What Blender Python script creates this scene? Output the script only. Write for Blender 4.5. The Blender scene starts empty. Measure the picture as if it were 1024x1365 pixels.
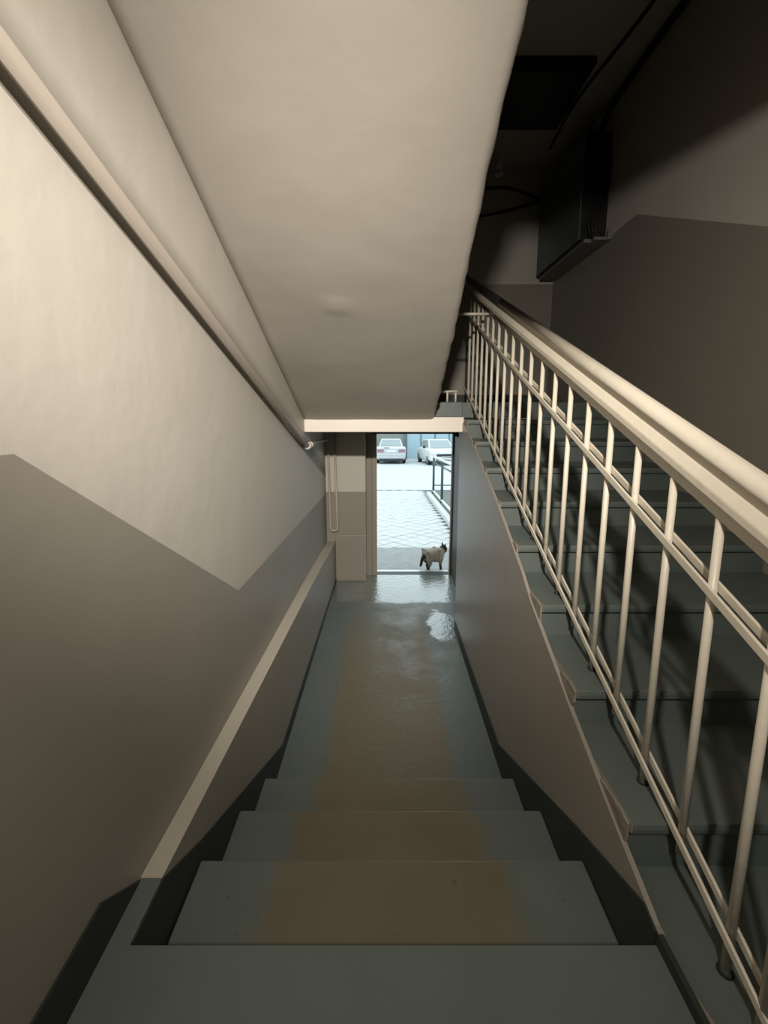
import bpy, bmesh, math, random
from mathutils import Vector, Matrix, noise

random.seed(7)
S = bpy.context.scene
COL = S.collection

# ------------------------------------------------------------------ camera
# Focal length and axis recovered from the stair geometry (frame 1024 x 1365).
EYE = 1.156
cam_d = bpy.data.cameras.new('camera')
cam_d.sensor_fit = 'HORIZONTAL'
cam_d.sensor_width = 36.0
cam_d.lens = 560.0 / 1024.0 * 36.0
cam_d.shift_y = -51.0 / 1024.0
cam_d.clip_start = 0.02
cam_d.clip_end = 200
cam = bpy.data.objects.new('camera', cam_d)
COL.objects.link(cam)
cam.location = (0, 0, EYE)
cam.rotation_euler = (math.radians(90 - 8.68), 0, 0)
S.camera = cam

# ------------------------------------------------------------------ world, exposure
w = bpy.data.worlds.new('overcast')
S.world = w
w.use_nodes = True
bg = w.node_tree.nodes['Background']
bg.inputs[0].default_value = (0.80, 0.95, 1.0, 1)
bg.inputs[1].default_value = 2.5
S.view_settings.view_transform = 'Standard'
S.view_settings.look = 'None'
S.view_settings.gamma = 1
S.view_settings.use_curve_mapping = False
S.view_settings.exposure = 0.0

LAMP = Vector((0.0, -0.62, 2.04))
AIM = Vector((-0.20, 3.18, 0.46))       # the reflector's hot beam points down the flight
LAMP_POWER, SPILL_POWER = 450, 140


# ------------------------------------------------------------------ materials
def mat(name, col, rough=0.8, bump=0.0, bscale=8.0, var=0.06, vscale=3.0, metal=0.0, emit=None,
        coat=0.0, spec=0.5, rvar=0.0):
    m = bpy.data.materials.new(name)
    m.use_nodes = True
    nt = m.node_tree
    b = nt.nodes['Principled BSDF']
    b.inputs['Roughness'].default_value = rough
    b.inputs['Metallic'].default_value = metal
    b.inputs['Specular IOR Level'].default_value = spec
    tc = nt.nodes.new('ShaderNodeTexCoord')
    n = nt.nodes.new('ShaderNodeTexNoise')
    n.inputs['Scale'].default_value = vscale
    n.inputs['Detail'].default_value = 6
    nt.links.new(tc.outputs['Object'], n.inputs['Vector'])
    mr = nt.nodes.new('ShaderNodeMapRange')
    mr.inputs['To Min'].default_value = 1 - var
    mr.inputs['To Max'].default_value = 1 + var
    nt.links.new(n.outputs['Fac'], mr.inputs['Value'])
    mul = nt.nodes.new('ShaderNodeVectorMath')
    mul.operation = 'SCALE'
    mul.inputs[0].default_value = col[:3]
    nt.links.new(mr.outputs[0], mul.inputs['Scale'])
    nt.links.new(mul.outputs[0], b.inputs['Base Color'])
    if rvar:
        m2 = nt.nodes.new('ShaderNodeMapRange')
        m2.inputs['From Min'].default_value = 0.3
        m2.inputs['From Max'].default_value = 0.7
        m2.inputs['To Min'].default_value = rough - rvar
        m2.inputs['To Max'].default_value = rough + rvar
        nt.links.new(n.outputs['Fac'], m2.inputs['Value'])
        nt.links.new(m2.outputs[0], b.inputs['Roughness'])
    if bump:
        n2 = nt.nodes.new('ShaderNodeTexNoise')
        n2.inputs['Scale'].default_value = bscale
        n2.inputs['Detail'].default_value = 5
        nt.links.new(tc.outputs['Object'], n2.inputs['Vector'])
        bp = nt.nodes.new('ShaderNodeBump')
        bp.inputs['Strength'].default_value = bump
        bp.inputs['Distance'].default_value = 0.02
        nt.links.new(n2.outputs['Fac'], bp.inputs['Height'])
        nt.links.new(bp.outputs[0], b.inputs['Normal'])
    if emit:
        b.inputs['Emission Color'].default_value = (*col[:3], 1)
        b.inputs['Emission Strength'].default_value = emit
    m['bsdf'] = b.name
    return m


CREAM = (0.545, 0.508, 0.445)
DADO = (0.285, 0.258, 0.215)
GREEN = (0.110, 0.130, 0.118)
M = {}
M['cream'] = mat('cream_plaster', CREAM, 0.55, 0.18, 5, 0.05, 2.0)
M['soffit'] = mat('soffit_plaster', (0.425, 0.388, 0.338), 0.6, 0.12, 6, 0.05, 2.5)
M['beam'] = mat('beam_paint', (0.80, 0.74, 0.65), 0.5, 0.15, 9, 0.04)
M['dado'] = mat('brown_grey_oil_paint', DADO, 0.42, 0.15, 4, 0.07, 2.2)
M['dado_r'] = mat('brown_grey_oil_paint_divider', (0.275, 0.242, 0.205), 0.36, 0.15, 4, 0.07, 2.2)
M['ledge'] = mat('ledge_cream_paint', (0.44, 0.405, 0.33), 0.5, 0.1, 8, 0.05)
M['green'] = mat('green_floor_paint', GREEN, 0.45, 0.12, 14, 0.12, 4.0, rvar=0.1)
M['skirt'] = mat('dark_green_skirting', (0.022, 0.027, 0.022), 0.6, 0.08, 10, 0.15)
M['cement'] = mat('worn_cement', (0.24, 0.205, 0.165), 0.8, 0.5, 22, 0.2, 12)
M['railpaint'] = mat('cream_rail_paint', (0.66, 0.60, 0.49), 0.38, 0.08, 40, 0.05, 12)
M['railblack'] = mat('black_gloss_rail', (0.02, 0.022, 0.022), 0.22, 0.04, 30, 0.1)
M['pipe'] = mat('pipe_paint', (0.23, 0.20, 0.168), 0.35, 0.05, 20, 0.04)
M['fitting'] = mat('pale_fitting_paint', (0.68, 0.64, 0.56), 0.35)
M['cabinet'] = mat('dark_green_cabinet', (0.085, 0.115, 0.10), 0.35, 0.03, 10, 0.08)
M['cabdark'] = mat('black_metal', (0.012, 0.012, 0.012), 0.5)
M['tray'] = mat('grey_tray', (0.20, 0.19, 0.17), 0.6)
M['cable'] = mat('black_cable', (0.012, 0.010, 0.010), 0.6)
M['white'] = mat('white_plastic', (0.75, 0.75, 0.72), 0.4)
M['hatch'] = mat('black_hatch', (0.004, 0.004, 0.004), 0.9)
M['jamb'] = mat('door_frame_paint', (0.30, 0.26, 0.20), 0.45, 0.05, 20)
M['doorbrown'] = mat('dark_brown_door', (0.028, 0.018, 0.011), 0.5, 0.05, 20)
M['sill'] = mat('worn_metal_sill', (0.55, 0.55, 0.53), 0.4, 0.1, 30, 0.1, 10, metal=0.6)
M['apron'] = mat('grey_concrete', (0.23, 0.235, 0.235), 0.9, 0.5, 20, 0.25, 9)
M['paver'] = mat('pale_paver', (0.44, 0.45, 0.45), 0.85, 0.4, 25, 0.12, 5)
M['joint'] = mat('paver_joint', (0.10, 0.105, 0.11), 0.95, 0.3, 30, 0.2, 10)
M['asphalt'] = mat('pale_asphalt', (0.42, 0.44, 0.44), 0.9, 0.3, 8, 0.10, 1.5)
M['silver'] = mat('silver_car_paint', (0.45, 0.46, 0.48), 0.3, metal=0.3)
M['carwhite'] = mat('white_car_paint', (0.58, 0.59, 0.58), 0.3)
M['glass'] = mat('tinted_car_glass', (0.22, 0.26, 0.27), 0.15)
M['tyre'] = mat('tyre_rubber', (0.015, 0.016, 0.017), 0.8)
M['rim'] = mat('wheel_rim', (0.4, 0.4, 0.4), 0.3, metal=0.8)
M['red'] = mat('red_lens', (0.26, 0.15, 0.165), 0.2)
M['blackplastic'] = mat('black_bumper', (0.02, 0.025, 0.027), 0.6)
M['plate'] = mat('licence_plate', (0.6, 0.6, 0.6), 0.4)
M['chrome'] = mat('headlamp_lens', (0.6, 0.62, 0.62), 0.1, metal=0.5)
M['gate'] = mat('light_blue_gate', (0.30, 0.42, 0.48), 0.5, 0.05, 6)
M['gatepost'] = mat('grey_steel_post', (0.10, 0.135, 0.14), 0.5)
M['yardwall'] = mat('weathered_yard_wall', (0.20, 0.22, 0.20), 0.9, 0.4, 6, 0.2, 2)
M['fence'] = mat('grey_green_fence', (0.035, 0.055, 0.06), 0.5)
M['fencepale'] = mat('pale_worn_tube', (0.48, 0.5, 0.49), 0.4)
M['kerb'] = mat('pale_kerb', (0.46, 0.46, 0.45), 0.9, 0.3, 20)
M['soil'] = mat('planting_bed', (0.13, 0.14, 0.12), 1.0, 0.8, 15, 0.3, 6)
M['lamp'] = mat('lamp_housing', (0.12, 0.12, 0.12), 0.4)
M['lampglass'] = mat('lamp_glass', (1.0, 0.90, 0.76), 0.4, emit=3)


def streaked_wall():
    """cream plaster with a soft darker streak running just above the pipe"""
    m = mat('cream_plaster_streaked', CREAM, 0.55, 0.18, 5, 0.05, 2.0)
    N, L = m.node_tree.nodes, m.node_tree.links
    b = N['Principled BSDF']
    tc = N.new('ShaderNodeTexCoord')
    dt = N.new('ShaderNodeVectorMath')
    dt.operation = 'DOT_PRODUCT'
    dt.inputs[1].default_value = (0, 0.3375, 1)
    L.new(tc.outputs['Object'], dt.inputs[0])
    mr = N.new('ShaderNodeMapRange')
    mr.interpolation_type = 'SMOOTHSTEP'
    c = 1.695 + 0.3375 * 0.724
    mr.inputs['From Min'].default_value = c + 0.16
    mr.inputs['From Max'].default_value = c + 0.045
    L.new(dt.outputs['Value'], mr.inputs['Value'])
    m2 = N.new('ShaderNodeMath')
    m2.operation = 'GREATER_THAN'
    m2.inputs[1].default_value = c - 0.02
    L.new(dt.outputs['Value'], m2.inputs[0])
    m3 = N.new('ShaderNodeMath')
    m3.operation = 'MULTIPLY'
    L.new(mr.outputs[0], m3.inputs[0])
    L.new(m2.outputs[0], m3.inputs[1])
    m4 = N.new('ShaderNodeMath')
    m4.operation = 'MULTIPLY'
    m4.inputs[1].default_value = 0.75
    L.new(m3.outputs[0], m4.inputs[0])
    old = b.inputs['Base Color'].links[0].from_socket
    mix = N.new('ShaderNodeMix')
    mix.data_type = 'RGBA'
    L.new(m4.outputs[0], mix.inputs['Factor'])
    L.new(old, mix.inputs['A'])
    mix.inputs['B'].default_value = (0.16, 0.135, 0.11, 1)  # darker brown-grey of the band that follows the pipe
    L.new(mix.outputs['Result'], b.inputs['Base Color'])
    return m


M['cream_l'] = streaked_wall()


def floor_worn(name, rough, wear_far):
    """green floor paint with the tread path worn to a tan brown"""
    m = mat(name, GREEN, rough, 0.10, 14, 0.10, 4.0)
    nt = m.node_tree
    N, L = nt.nodes, nt.links
    b = N['Principled BSDF']
    geo = N.new('ShaderNodeTexCoord')
    sep = N.new('ShaderNodeSeparateXYZ')
    L.new(geo.outputs['Object'], sep.inputs[0])
    nz = N.new('ShaderNodeTexNoise')
    nz.inputs['Scale'].default_value = 5
    nz.inputs['Detail'].default_value = 8
    nz.inputs['Roughness'].default_value = 0.65
    L.new(geo.outputs['Object'], nz.inputs['Vector'])

    def math_(op, a, bb):
        n = N.new('ShaderNodeMath')
        n.operation = op
        for i, v in enumerate((a, bb)):
            if isinstance(v, (int, float)):
                n.inputs[i].default_value = v
            else:
                L.new(v, n.inputs[i])
        return n.outputs[0]
    d = math_('ABSOLUTE', math_('SUBTRACT', sep.outputs[0], 0.02), 0)
    d = math_('ADD', d, math_('MULTIPLY', math_('SUBTRACT', nz.outputs['Fac'], 0.5), 0.10))
    mr = N.new('ShaderNodeMapRange')
    mr.interpolation_type = 'SMOOTHSTEP'
    mr.inputs['From Min'].default_value = 0.39
    mr.inputs['From Max'].default_value = 0.28
    L.new(d, mr.inputs['Value'])
    fac = mr.outputs[0]
    if wear_far:
        m2 = N.new('ShaderNodeMapRange')
        m2.interpolation_type = 'SMOOTHSTEP'
        m2.inputs['From Min'].default_value = 4.3
        m2.inputs['From Max'].default_value = 3.2
        m2.inputs['To Min'].default_value = 0.25
        L.new(math_('ADD', sep.outputs[1], math_('MULTIPLY', nz.outputs['Fac'], 0.6)), m2.inputs['Value'])
        fac = math_('MULTIPLY', fac, m2.outputs[0])
    old = b.inputs['Base Color'].links[0].from_socket
    tan = N.new('ShaderNodeMix')
    tan.data_type = 'RGBA'
    tan.inputs['A'].default_value = (0.108, 0.092, 0.054, 1)
    tan.inputs['B'].default_value = (0.165, 0.143, 0.092, 1)
    L.new(nz.outputs['Fac'], tan.inputs['Factor'])
    mix = N.new('ShaderNodeMix')
    mix.data_type = 'RGBA'
    L.new(fac, mix.inputs['Factor'])
    L.new(old, mix.inputs['A'])
    L.new(tan.outputs['Result'], mix.inputs['B'])
    # fine chips in the paint
    ch = N.new('ShaderNodeTexNoise')
    ch.inputs['Scale'].default_value = 26
    ch.inputs['Detail'].default_value = 3
    L.new(geo.outputs['Object'], ch.inputs['Vector'])
    cr = N.new('ShaderNodeMapRange')
    cr.inputs['From Min'].default_value = 0.70
    cr.inputs['From Max'].default_value = 0.74
    L.new(ch.outputs['Fac'], cr.inputs['Value'])
    mix2 = N.new('ShaderNodeMix')
    mix2.data_type = 'RGBA'
    L.new(math_('MULTIPLY', cr.outputs[0], 0.5), mix2.inputs['Factor'])
    L.new(mix.outputs['Result'], mix2.inputs['A'])
    mix2.inputs['B'].default_value = (0.06, 0.055, 0.035, 1)
    L.new(mix2.outputs['Result'], b.inputs['Base Color'])
    rr = N.new('ShaderNodeMapRange')
    rr.inputs['From Min'].default_value = 0.35
    rr.inputs['From Max'].default_value = 0.65
    rr.inputs['To Min'].default_value = rough - 0.10
    rr.inputs['To Max'].default_value = rough + 0.14
    L.new(nz.outputs['Fac'], rr.inputs['Value'])
    L.new(rr.outputs[0], b.inputs['Roughness'])
    if wear_far:
        # slick, wet-trodden paint by the door and a second patch by the dividing wall
        yn_ = math_('ADD', sep.outputs[1], math_('MULTIPLY', math_('SUBTRACT', nz.outputs['Fac'], 0.5), 0.35))
        s1 = N.new('ShaderNodeMapRange')
        s1.inputs['From Min'].default_value = 3.78
        s1.inputs['From Max'].default_value = 3.84
        L.new(yn_, s1.inputs['Value'])
        dx = math_('SUBTRACT', sep.outputs[0], 0.50)
        dy = math_('MULTIPLY', math_('SUBTRACT', sep.outputs[1], 3.36), 0.7)
        rr2 = math_('SQRT', math_('ADD', math_('MULTIPLY', dx, dx), math_('MULTIPLY', dy, dy)), 0)
        rr2 = math_('ADD', rr2, math_('MULTIPLY', math_('SUBTRACT', nz.outputs['Fac'], 0.5), 0.4))
        s2 = N.new('ShaderNodeMapRange')
        s2.inputs['From Min'].default_value = 0.17
        s2.inputs['From Max'].default_value = 0.14
        L.new(rr2, s2.inputs['Value'])
        wet = math_('MAXIMUM', s1.outputs[0], s2.outputs[0])
        mxr = N.new('ShaderNodeMix')
        L.new(wet, mxr.inputs['Factor'])
        L.new(rr.outputs[0], mxr.inputs['A'])
        mxr.inputs['B'].default_value = 0.20
        L.new(mxr.outputs['Result'], b.inputs['Roughness'])
        L.new(wet, b.inputs['Coat Weight'])
        b.inputs['Coat Roughness'].default_value = 0.14
        # pitted, lumpy film of paint
        pit = N.new('ShaderNodeTexNoise')
        pit.inputs['Scale'].default_value = 30
        pit.inputs['Detail'].default_value = 4
        L.new(geo.outputs['Object'], pit.inputs['Vector'])
        bp2 = N.new('ShaderNodeBump')
        bp2.inputs['Strength'].default_value = 0.35
        bp2.inputs['Distance'].default_value = 0.01
        L.new(pit.outputs['Fac'], bp2.inputs['Height'])
        L.new(bp2.outputs[0], b.inputs['Normal'])
        L.new(bp2.outputs[0], b.inputs['Coat Normal'])
    return m


M['steps'] = floor_worn('worn_green_steps', 0.50, False)
M['corr'] = floor_worn('worn_green_corridor', 0.50, True)


# ------------------------------------------------------------------ mesh helpers
def finish(name, bm, mats, parent=None, smooth=False, bevel=0.0, kind=None, label=None, cat=None,
           group=None, seg=2, auto=False):
    me = bpy.data.meshes.new(name)
    bmesh.ops.recalc_face_normals(bm, faces=bm.faces)
    bm.to_mesh(me)
    bm.free()
    if not isinstance(mats, (list, tuple)):
        mats = [mats]
    for m in mats:
        me.materials.append(m)
    if smooth:
        for p in me.polygons:
            p.use_smooth = True
    o = bpy.data.objects.new(name, me)
    COL.objects.link(o)
    if parent:
        o.parent = parent
    if bevel:
        b = o.modifiers.new('bevel', 'BEVEL')
        b.width = bevel
        b.segments = seg
        b.limit_method = 'ANGLE'
    if kind:
        o['kind'] = kind
    if label:
        o['label'] = label
    if cat:
        o['category'] = cat
    if group:
        o['group'] = group
    return o


def thing(name, label, cat, loc=(0, 0, 0), rz=0.0, group=None):
    o = bpy.data.objects.new(name, None)
    o.empty_display_size = 0.1
    COL.objects.link(o)
    o.location = loc
    o.rotation_euler = (0, 0, rz)
    o['label'] = label
    o['category'] = cat
    if group:
        o['group'] = group
    return o


def add_box(bm, x0, x1, y0, y1, z0, z1, mi=0):
    v = [bm.verts.new((x, y, z)) for x in (x0, x1) for y in (y0, y1) for z in (z0, z1)]
    fs = []
    for q in ((0, 1, 3, 2), (4, 6, 7, 5), (0, 4, 5, 1), (2, 3, 7, 6), (0, 2, 6, 4), (1, 5, 7, 3)):
        f = bm.faces.new([v[i] for i in q])
        f.material_index = mi
        fs.append(f)
    return v


def box(name, x0, x1, y0, y1, z0, z1, m, parent=None, bevel=0.0, **k):
    bm = bmesh.new()
    add_box(bm, x0, x1, y0, y1, z0, z1)
    return finish(name, bm, m, parent, bevel=bevel, **k)


def add_prism(bm, poly, xa, xb, mi=0, axis='x'):
    """polygon of (y,z) extruded between xa and xb (numbers or functions of y)"""
    def ev(x, y):
        return x(y) if callable(x) else x
    A, B = [], []
    for (y, z) in poly:
        if axis == 'x':
            A.append(bm.verts.new((ev(xa, y), y, z)))
            B.append(bm.verts.new((ev(xb, y), y, z)))
        else:                      # poly holds (x,z), extruded along y
            A.append(bm.verts.new((y, xa, z)))
            B.append(bm.verts.new((y, xb, z)))
    n = len(poly)
    caps = [bm.faces.new(A), bm.faces.new(B[::-1])]
    fs = []
    for i in range(n):
        fs.append(bm.faces.new((A[i], B[i], B[(i + 1) % n], A[(i + 1) % n])))
    for f in fs + caps:
        f.material_index = mi
    if n > 4:
        for f in caps:
            f.normal_update()
        bmesh.ops.triangulate(bm, faces=caps, ngon_method='EAR_CLIP')
    return fs


def prism(name, poly, xa, xb, m, parent=None, bevel=0.0, axis='x', **k):
    bm = bmesh.new()
    add_prism(bm, poly, xa, xb, 0, axis)
    return finish(name, bm, m, parent, bevel=bevel, **k)


def add_tube(bm, pts, rad, n=10, mi=0, caps=True):
    pts = [Vector(p) for p in pts]
    rings = []
    up = None
    for i, p in enumerate(pts):
        if i == 0:
            t = pts[1] - p
        elif i == len(pts) - 1:
            t = p - pts[i - 1]
        else:
            t = (pts[i + 1] - p).normalized() + (p - pts[i - 1]).normalized()
        t.normalize()
        if up is None:
            up = Vector((0, 0, 1)) if abs(t.z) < 0.9 else Vector((1, 0, 0))
        a = t.cross(up)
        if a.length < 1e-4:
            a = t.cross(Vector((0.3, 0.7, 0.1)))
        a.normalize()
        b = t.cross(a).normalized()
        up = -b if (-b).dot(up) > 0 else b
        r = rad[i] if isinstance(rad, (list, tuple)) else rad
        rings.append([bm.verts.new(p + r * (math.cos(2 * math.pi * k / n) * a + math.sin(2 * math.pi * k / n) * b))
                      for k in range(n)])
    for i in range(len(rings) - 1):
        for k in range(n):
            f = bm.faces.new((rings[i][k], rings[i][(k + 1) % n], rings[i + 1][(k + 1) % n], rings[i + 1][k]))
            f.material_index = mi
            f.smooth = True
    if caps:
        for r in (rings[0][::-1], rings[-1]):
            f = bm.faces.new(r)
            f.material_index = mi


def tube(name, pts, rad, m, parent=None, n=10, **k):
    bm = bmesh.new()
    add_tube(bm, pts, rad, n)
    return finish(name, bm, m, parent, **k)


def arc_path(pts, r, n=5):
    """round the corners of a polyline"""
    pts = [Vector(p) for p in pts]
    out = [pts[0]]
    for i in range(1, len(pts) - 1):
        a = (pts[i - 1] - pts[i])
        b = (pts[i + 1] - pts[i])
        rr = min(r, a.length * 0.45, b.length * 0.45)
        p0 = pts[i] + a.normalized() * rr
        p1 = pts[i] + b.normalized() * rr
        for k in range(n + 1):
            t = k / n
            out.append((1 - t) ** 2 * p0 + 2 * t * (1 - t) * pts[i] + t * t * p1)
    out.append(pts[-1])
    return out


# ------------------------------------------------------------------ stair layout (metres, landing = 0)
XL, XR = -0.61, 1.75               # side walls of the stairwell
Y_BACK, Y_FAR = -2.2, 4.60
Y0, D, R = 0.751, 0.313, 0.17      # lower flight: landing edge, going, rise
ZC = -4 * R                        # corridor floor
XD = 0.598                         # corridor face of the dividing wall
SX = 0.612                         # open ends of the upper flight's steps
SY, SR, SZ1 = 0.892, 0.1334, 0.147  # first nosing, rise, first tread height
ZH = SZ1 + 8 * SR                  # half landing
YH = SY + 8 * D                    # edge of the half landing
ZCEIL, ZTOP = 2.25, 3.50
Y_BEAM = 3.22


def xplinth(y):
    return -0.556 + 0.010 * (y - 0.75)


# walls -------------------------------------------------------------
bm = bmesh.new()
dl = [(Y_BACK, 1.084), (0.689, 1.084), (1.667, 0.407), (4.35, 0.285)]
add_prism(bm, [(Y_BACK, ZC - 0.1), (4.6, ZC - 0.1), (4.6, 0.285)] + dl[::-1], XL - 0.15, XL, 1)
add_prism(bm, dl + [(4.6, 0.285), (4.6, 6.15), (Y_BACK, 6.15)], XL - 0.15, XL, 0)
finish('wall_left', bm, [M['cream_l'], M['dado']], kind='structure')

bm = bmesh.new()
dr = [(Y_BACK, 1.08), (0.15, 1.08), (2.06, 1.98), (3.14, 2.49), (Y_FAR, 2.45)]
add_prism(bm, [(Y_BACK, -0.2), (Y_FAR, -0.2)] + dr[::-1], XR, XR + 0.15, 1)
add_prism(bm, dr + [(Y_FAR, 6.15), (Y_BACK, 6.15)], XR, XR + 0.15, 0)
finish('wall_right', bm, [M['cream'], M['dado']], kind='structure')

bm = bmesh.new()
add_box(bm, XL - 0.15, XR + 0.15, Y_FAR, Y_FAR + 0.15, 1.0, 2.44, 1)
add_box(bm, XL - 0.15, XR + 0.15, Y_FAR, Y_FAR + 0.15, 2.44, 6.15, 0)
finish('wall_far', bm, [M['cream'], M['dado']], kind='structure')

bm = bmesh.new()
add_box(bm, XL - 0.15, XR + 0.15, Y_BACK - 0.15, Y_BACK, -0.2, 1.08, 1)
add_box(bm, XL - 0.15, XR + 0.15, Y_BACK - 0.15, Y_BACK, 1.08, 6.15, 0)
finish('wall_back', bm, [M['cream'], M['dado']], kind='structure')

# wall with the street door, under the half landing
XO0, XO1 = -0.195, 0.80            # masonry opening
bm = bmesh.new()
add_box(bm, XL, XO0, 4.35, 4.62, ZC - 0.1, 0.30, 1)
add_box(bm, XL, XO0, 4.35, 4.62, 0.30, 1.10, 0)
add_box(bm, XO1, XR, 4.42, 4.62, ZC - 0.1, 1.10, 1)
add_box(bm, XO0, XO1, 4.50, 4.62, 0.955, 1.10, 0)
finish('wall_entrance', bm, [M['cream'], M['dado']], kind='structure')
box('trim_1', xplinth(4.3) + 0.002, XO0 + 0.004, 4.33, 4.35, ZC, -0.165, M['dado'], bevel=0.004, kind='structure')

# wall dividing the corridor from the upper flight
top = [(0.751, 0.052), (0.772, 0.062), (0.926, 0.118), (1.18, 0.219), (1.589, 0.401), (1.702, 0.472),
       (2.129, 0.677), (2.995, 1.02), (3.2, 1.08), (3.32, 1.08)]
K = XD / 0.585                     # the profile was sighted on x = 0.585
top = [(y * K, EYE + (z - EYE) * K) for y, z in top]
top = [(0.751, 0.03)] + [q for q in top if 0.76 < q[0] < 3.25] + [(3.32, 1.08)]
bm = bmesh.new()
add_prism(bm, [(0.751, ZC - 0.1), (3.32, ZC - 0.1)] + top[::-1], XD, SX - 0.001)
finish('wall_divider', bm, M['dado_r'], kind='structure')
bm = bmesh.new()
add_box(bm, SX, 0.90, 3.18, 3.32, ZC - 0.1, 0.80)
add_box(bm, 0.80, 0.90, 3.32, 3.47, ZC - 0.1, 0.80)
add_box(bm, 0.80, 0.90, 3.47, 4.42, ZC - 0.1, 1.09)
finish('wall_lobby', bm, M['dado_r'], kind='structure')

# plinth with a sloping ledge on the left of the corridor
bm = bmesh.new()
add_prism(bm, [(Y0, ZC - 0.1), (4.35, ZC - 0.1), (4.35, -0.240), (2.967, -0.130), (0.885, -0.0), (Y0, -0.0)],
          XL + 0.001, xplinth, 0)
bm.faces.ensure_lookup_table()
bm.normal_update()
for f in bm.faces:
    if f.normal.z > 0.9 or f.normal.z < -0.9:
        c = f.calc_center_median()
        if c.z > -0.4:
            f.material_index = 2 if c.y < 0.885 else 1
finish('trim_2', bm, [M['dado'], M['ledge'], M['green']], kind='structure')

# skirtings ---------------------------------------------------------
bm = bmesh.new()
add_prism(bm, [(Y_BACK, 0.0), (0.880, 0.0), (0.752, 0.110), (Y_BACK, 0.122)], XL, XL + 0.006)
finish('baseboard_left', bm, M['skirt'], kind='structure')
bm = bmesh.new()
add_prism(bm, [(0.757, ZC), (4.33, ZC), (4.33, -0.655), (2.0, -0.612), (1.095, -0.131), (0.885, -0.002), (0.757, -0.002)],
          xplinth, lambda y: xplinth(y) + 0.005)
finish('baseboard_plinth', bm, M['skirt'], kind='structure')
bm = bmesh.new()
add_prism(bm, [(0.757, ZC), (3.318, ZC), (3.318, -0.60), (1.95, -0.565), (1.126, -0.121), (0.800, 0.040), (0.757, 0.028)],
          XD - 0.005, XD)
finish('baseboard_divider', bm, M['skirt'], kind='structure')
box('baseboard_far', SX, XR, Y_FAR - 0.012, Y_FAR, ZH, ZH + 0.10, M['skirt'], kind='structure')
# worn curb between landing and upper flight
bm = bmesh.new()
add_prism(bm, [(Y_BACK, 0.0), (0.70, 0.0), (0.68, 0.004), (0.60, 0.010), (0.45, 0.020), (Y_BACK, 0.024)],
          SX - 0.004, lambda y: SX + 0.002 + 0.045 * min(1.0, max(0.0, (0.70 - y) / 0.25)), 1)
add_prism(bm, [(Y_BACK, 0.0), (0.751, 0.0), (0.751, 0.030), (Y_BACK, 0.022)], XD - 0.004, SX - 0.006, 0)
finish('trim_3', bm, [M['skirt'], M['cement']], kind='structure', bevel=0.004)

# floors ------------------------------------------------------------
bm = bmesh.new()
add_box(bm, XL, XD - 0.005, Y_BACK, Y0, -0.17, 0)
add_box(bm, XD - 0.005, XR, Y_BACK, Y0, -0.17, 0)
add_box(bm, SX, XR, Y0, 1.6, -0.17, 0)
finish('floor_landing', bm, M['green'], kind='structure')
bm = bmesh.new()
add_box(bm, XL, 0.80, Y0 + 3 * D, 4.50, ZC - 0.12, ZC)
# keep a real grid so that the glossy paint can undulate
finish('floor_corridor', bm, M['corr'], kind='structure')
bm = bmesh.new()
add_box(bm, XL, SX, 3.30, Y_FAR, 1.10, ZH)
add_box(bm, SX, XR, YH + 0.02, Y_FAR, 1.09, ZH)
finish('floor_half_landing', bm, M['green'], kind='structure', bevel=0.006)

# beam over the corridor
box('trim_4', XL, XD + 0.012, Y_BEAM, 3.50, 0.985, 1.10, M['beam'], kind='structure', bevel=0.008)

# ceilings ----------------------------------------------------------
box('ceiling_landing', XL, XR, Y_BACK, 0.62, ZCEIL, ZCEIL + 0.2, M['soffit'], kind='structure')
box('ceiling_top', XL, XR, 1.2, Y_FAR, ZTOP, ZTOP + 0.15, M['cream'], kind='structure')

box('ceiling_shaft', XL, XR, Y_BACK, Y_FAR, 6.0, 6.15, M['cream'], kind='structure')

# sloping underside of the next flight, rough plaster with a rounded lumpy edge
SOF_X = 0.385


def sof_edge(y):
    pts_ = [(0.0, 0.325), (1.3, 0.325), (1.82, 0.346), (2.41, 0.368), (3.3, 0.385)]
    for (a, b), (c, d) in zip(pts_, pts_[1:]):
        if y <= c:
            return b + (d - b) * (y - a) / (c - a)
    return pts_[-1][1]



def soffit_z(y):
    return 1.143 + 0.45 * (3.08 - y)


bm = bmesh.new()
prof = [(XL, 0.0)] + [(XL + (SOF_X - 0.035 - XL) * i / 24, 0.0) for i in range(1, 25)]
for k in range(1, 6):
    a = math.pi / 2 * k / 5
    prof.append((SOF_X - 0.035 + 0.035 * math.sin(a), 0.035 * (1 - math.cos(a))))
prof += [(SOF_X, 0.10), (SOF_X, 0.20)]
NY = 64
ya, yb = 0.60, 3.26
rows = []
for j in range(NY + 1):
    y = ya + (yb - ya) * j / NY
    row = []
    for i, (x, dz) in enumerate(prof):
        n1 = noise.noise(Vector((x * 3, y * 3, 1.7)))
        n2 = noise.noise(Vector((x * 9, y * 9, 4.2)))
        edge = max(0.0, 1 - abs(x - SOF_X) / 0.08)
        d = 0.004 * n1 + 0.0015 * n2
        dx = edge * (0.007 * noise.noise(Vector((0.5, y * 9, 3.1))) + 0.006 * noise.noise(Vector((2.5, y * 24, dz * 30))))
        # small torn plaster ridge
        rx, ry = x + 0.20, y - 2.02
        d -= 0.012 * math.exp(-(rx / 0.05) ** 2 - (ry / 0.03) ** 2)
        xs = XL + (x - XL) * (sof_edge(y) - XL) / (SOF_X - XL)
        row.append(bm.verts.new((xs + dx, y, soffit_z(y) + dz + d)))
    rows.append(row)
for j in range(NY):
    for i in range(len(prof) - 1):
        f = bm.faces.new((rows[j][i], rows[j][i + 1], rows[j + 1][i + 1], rows[j + 1][i]))
        f.smooth = True
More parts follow.
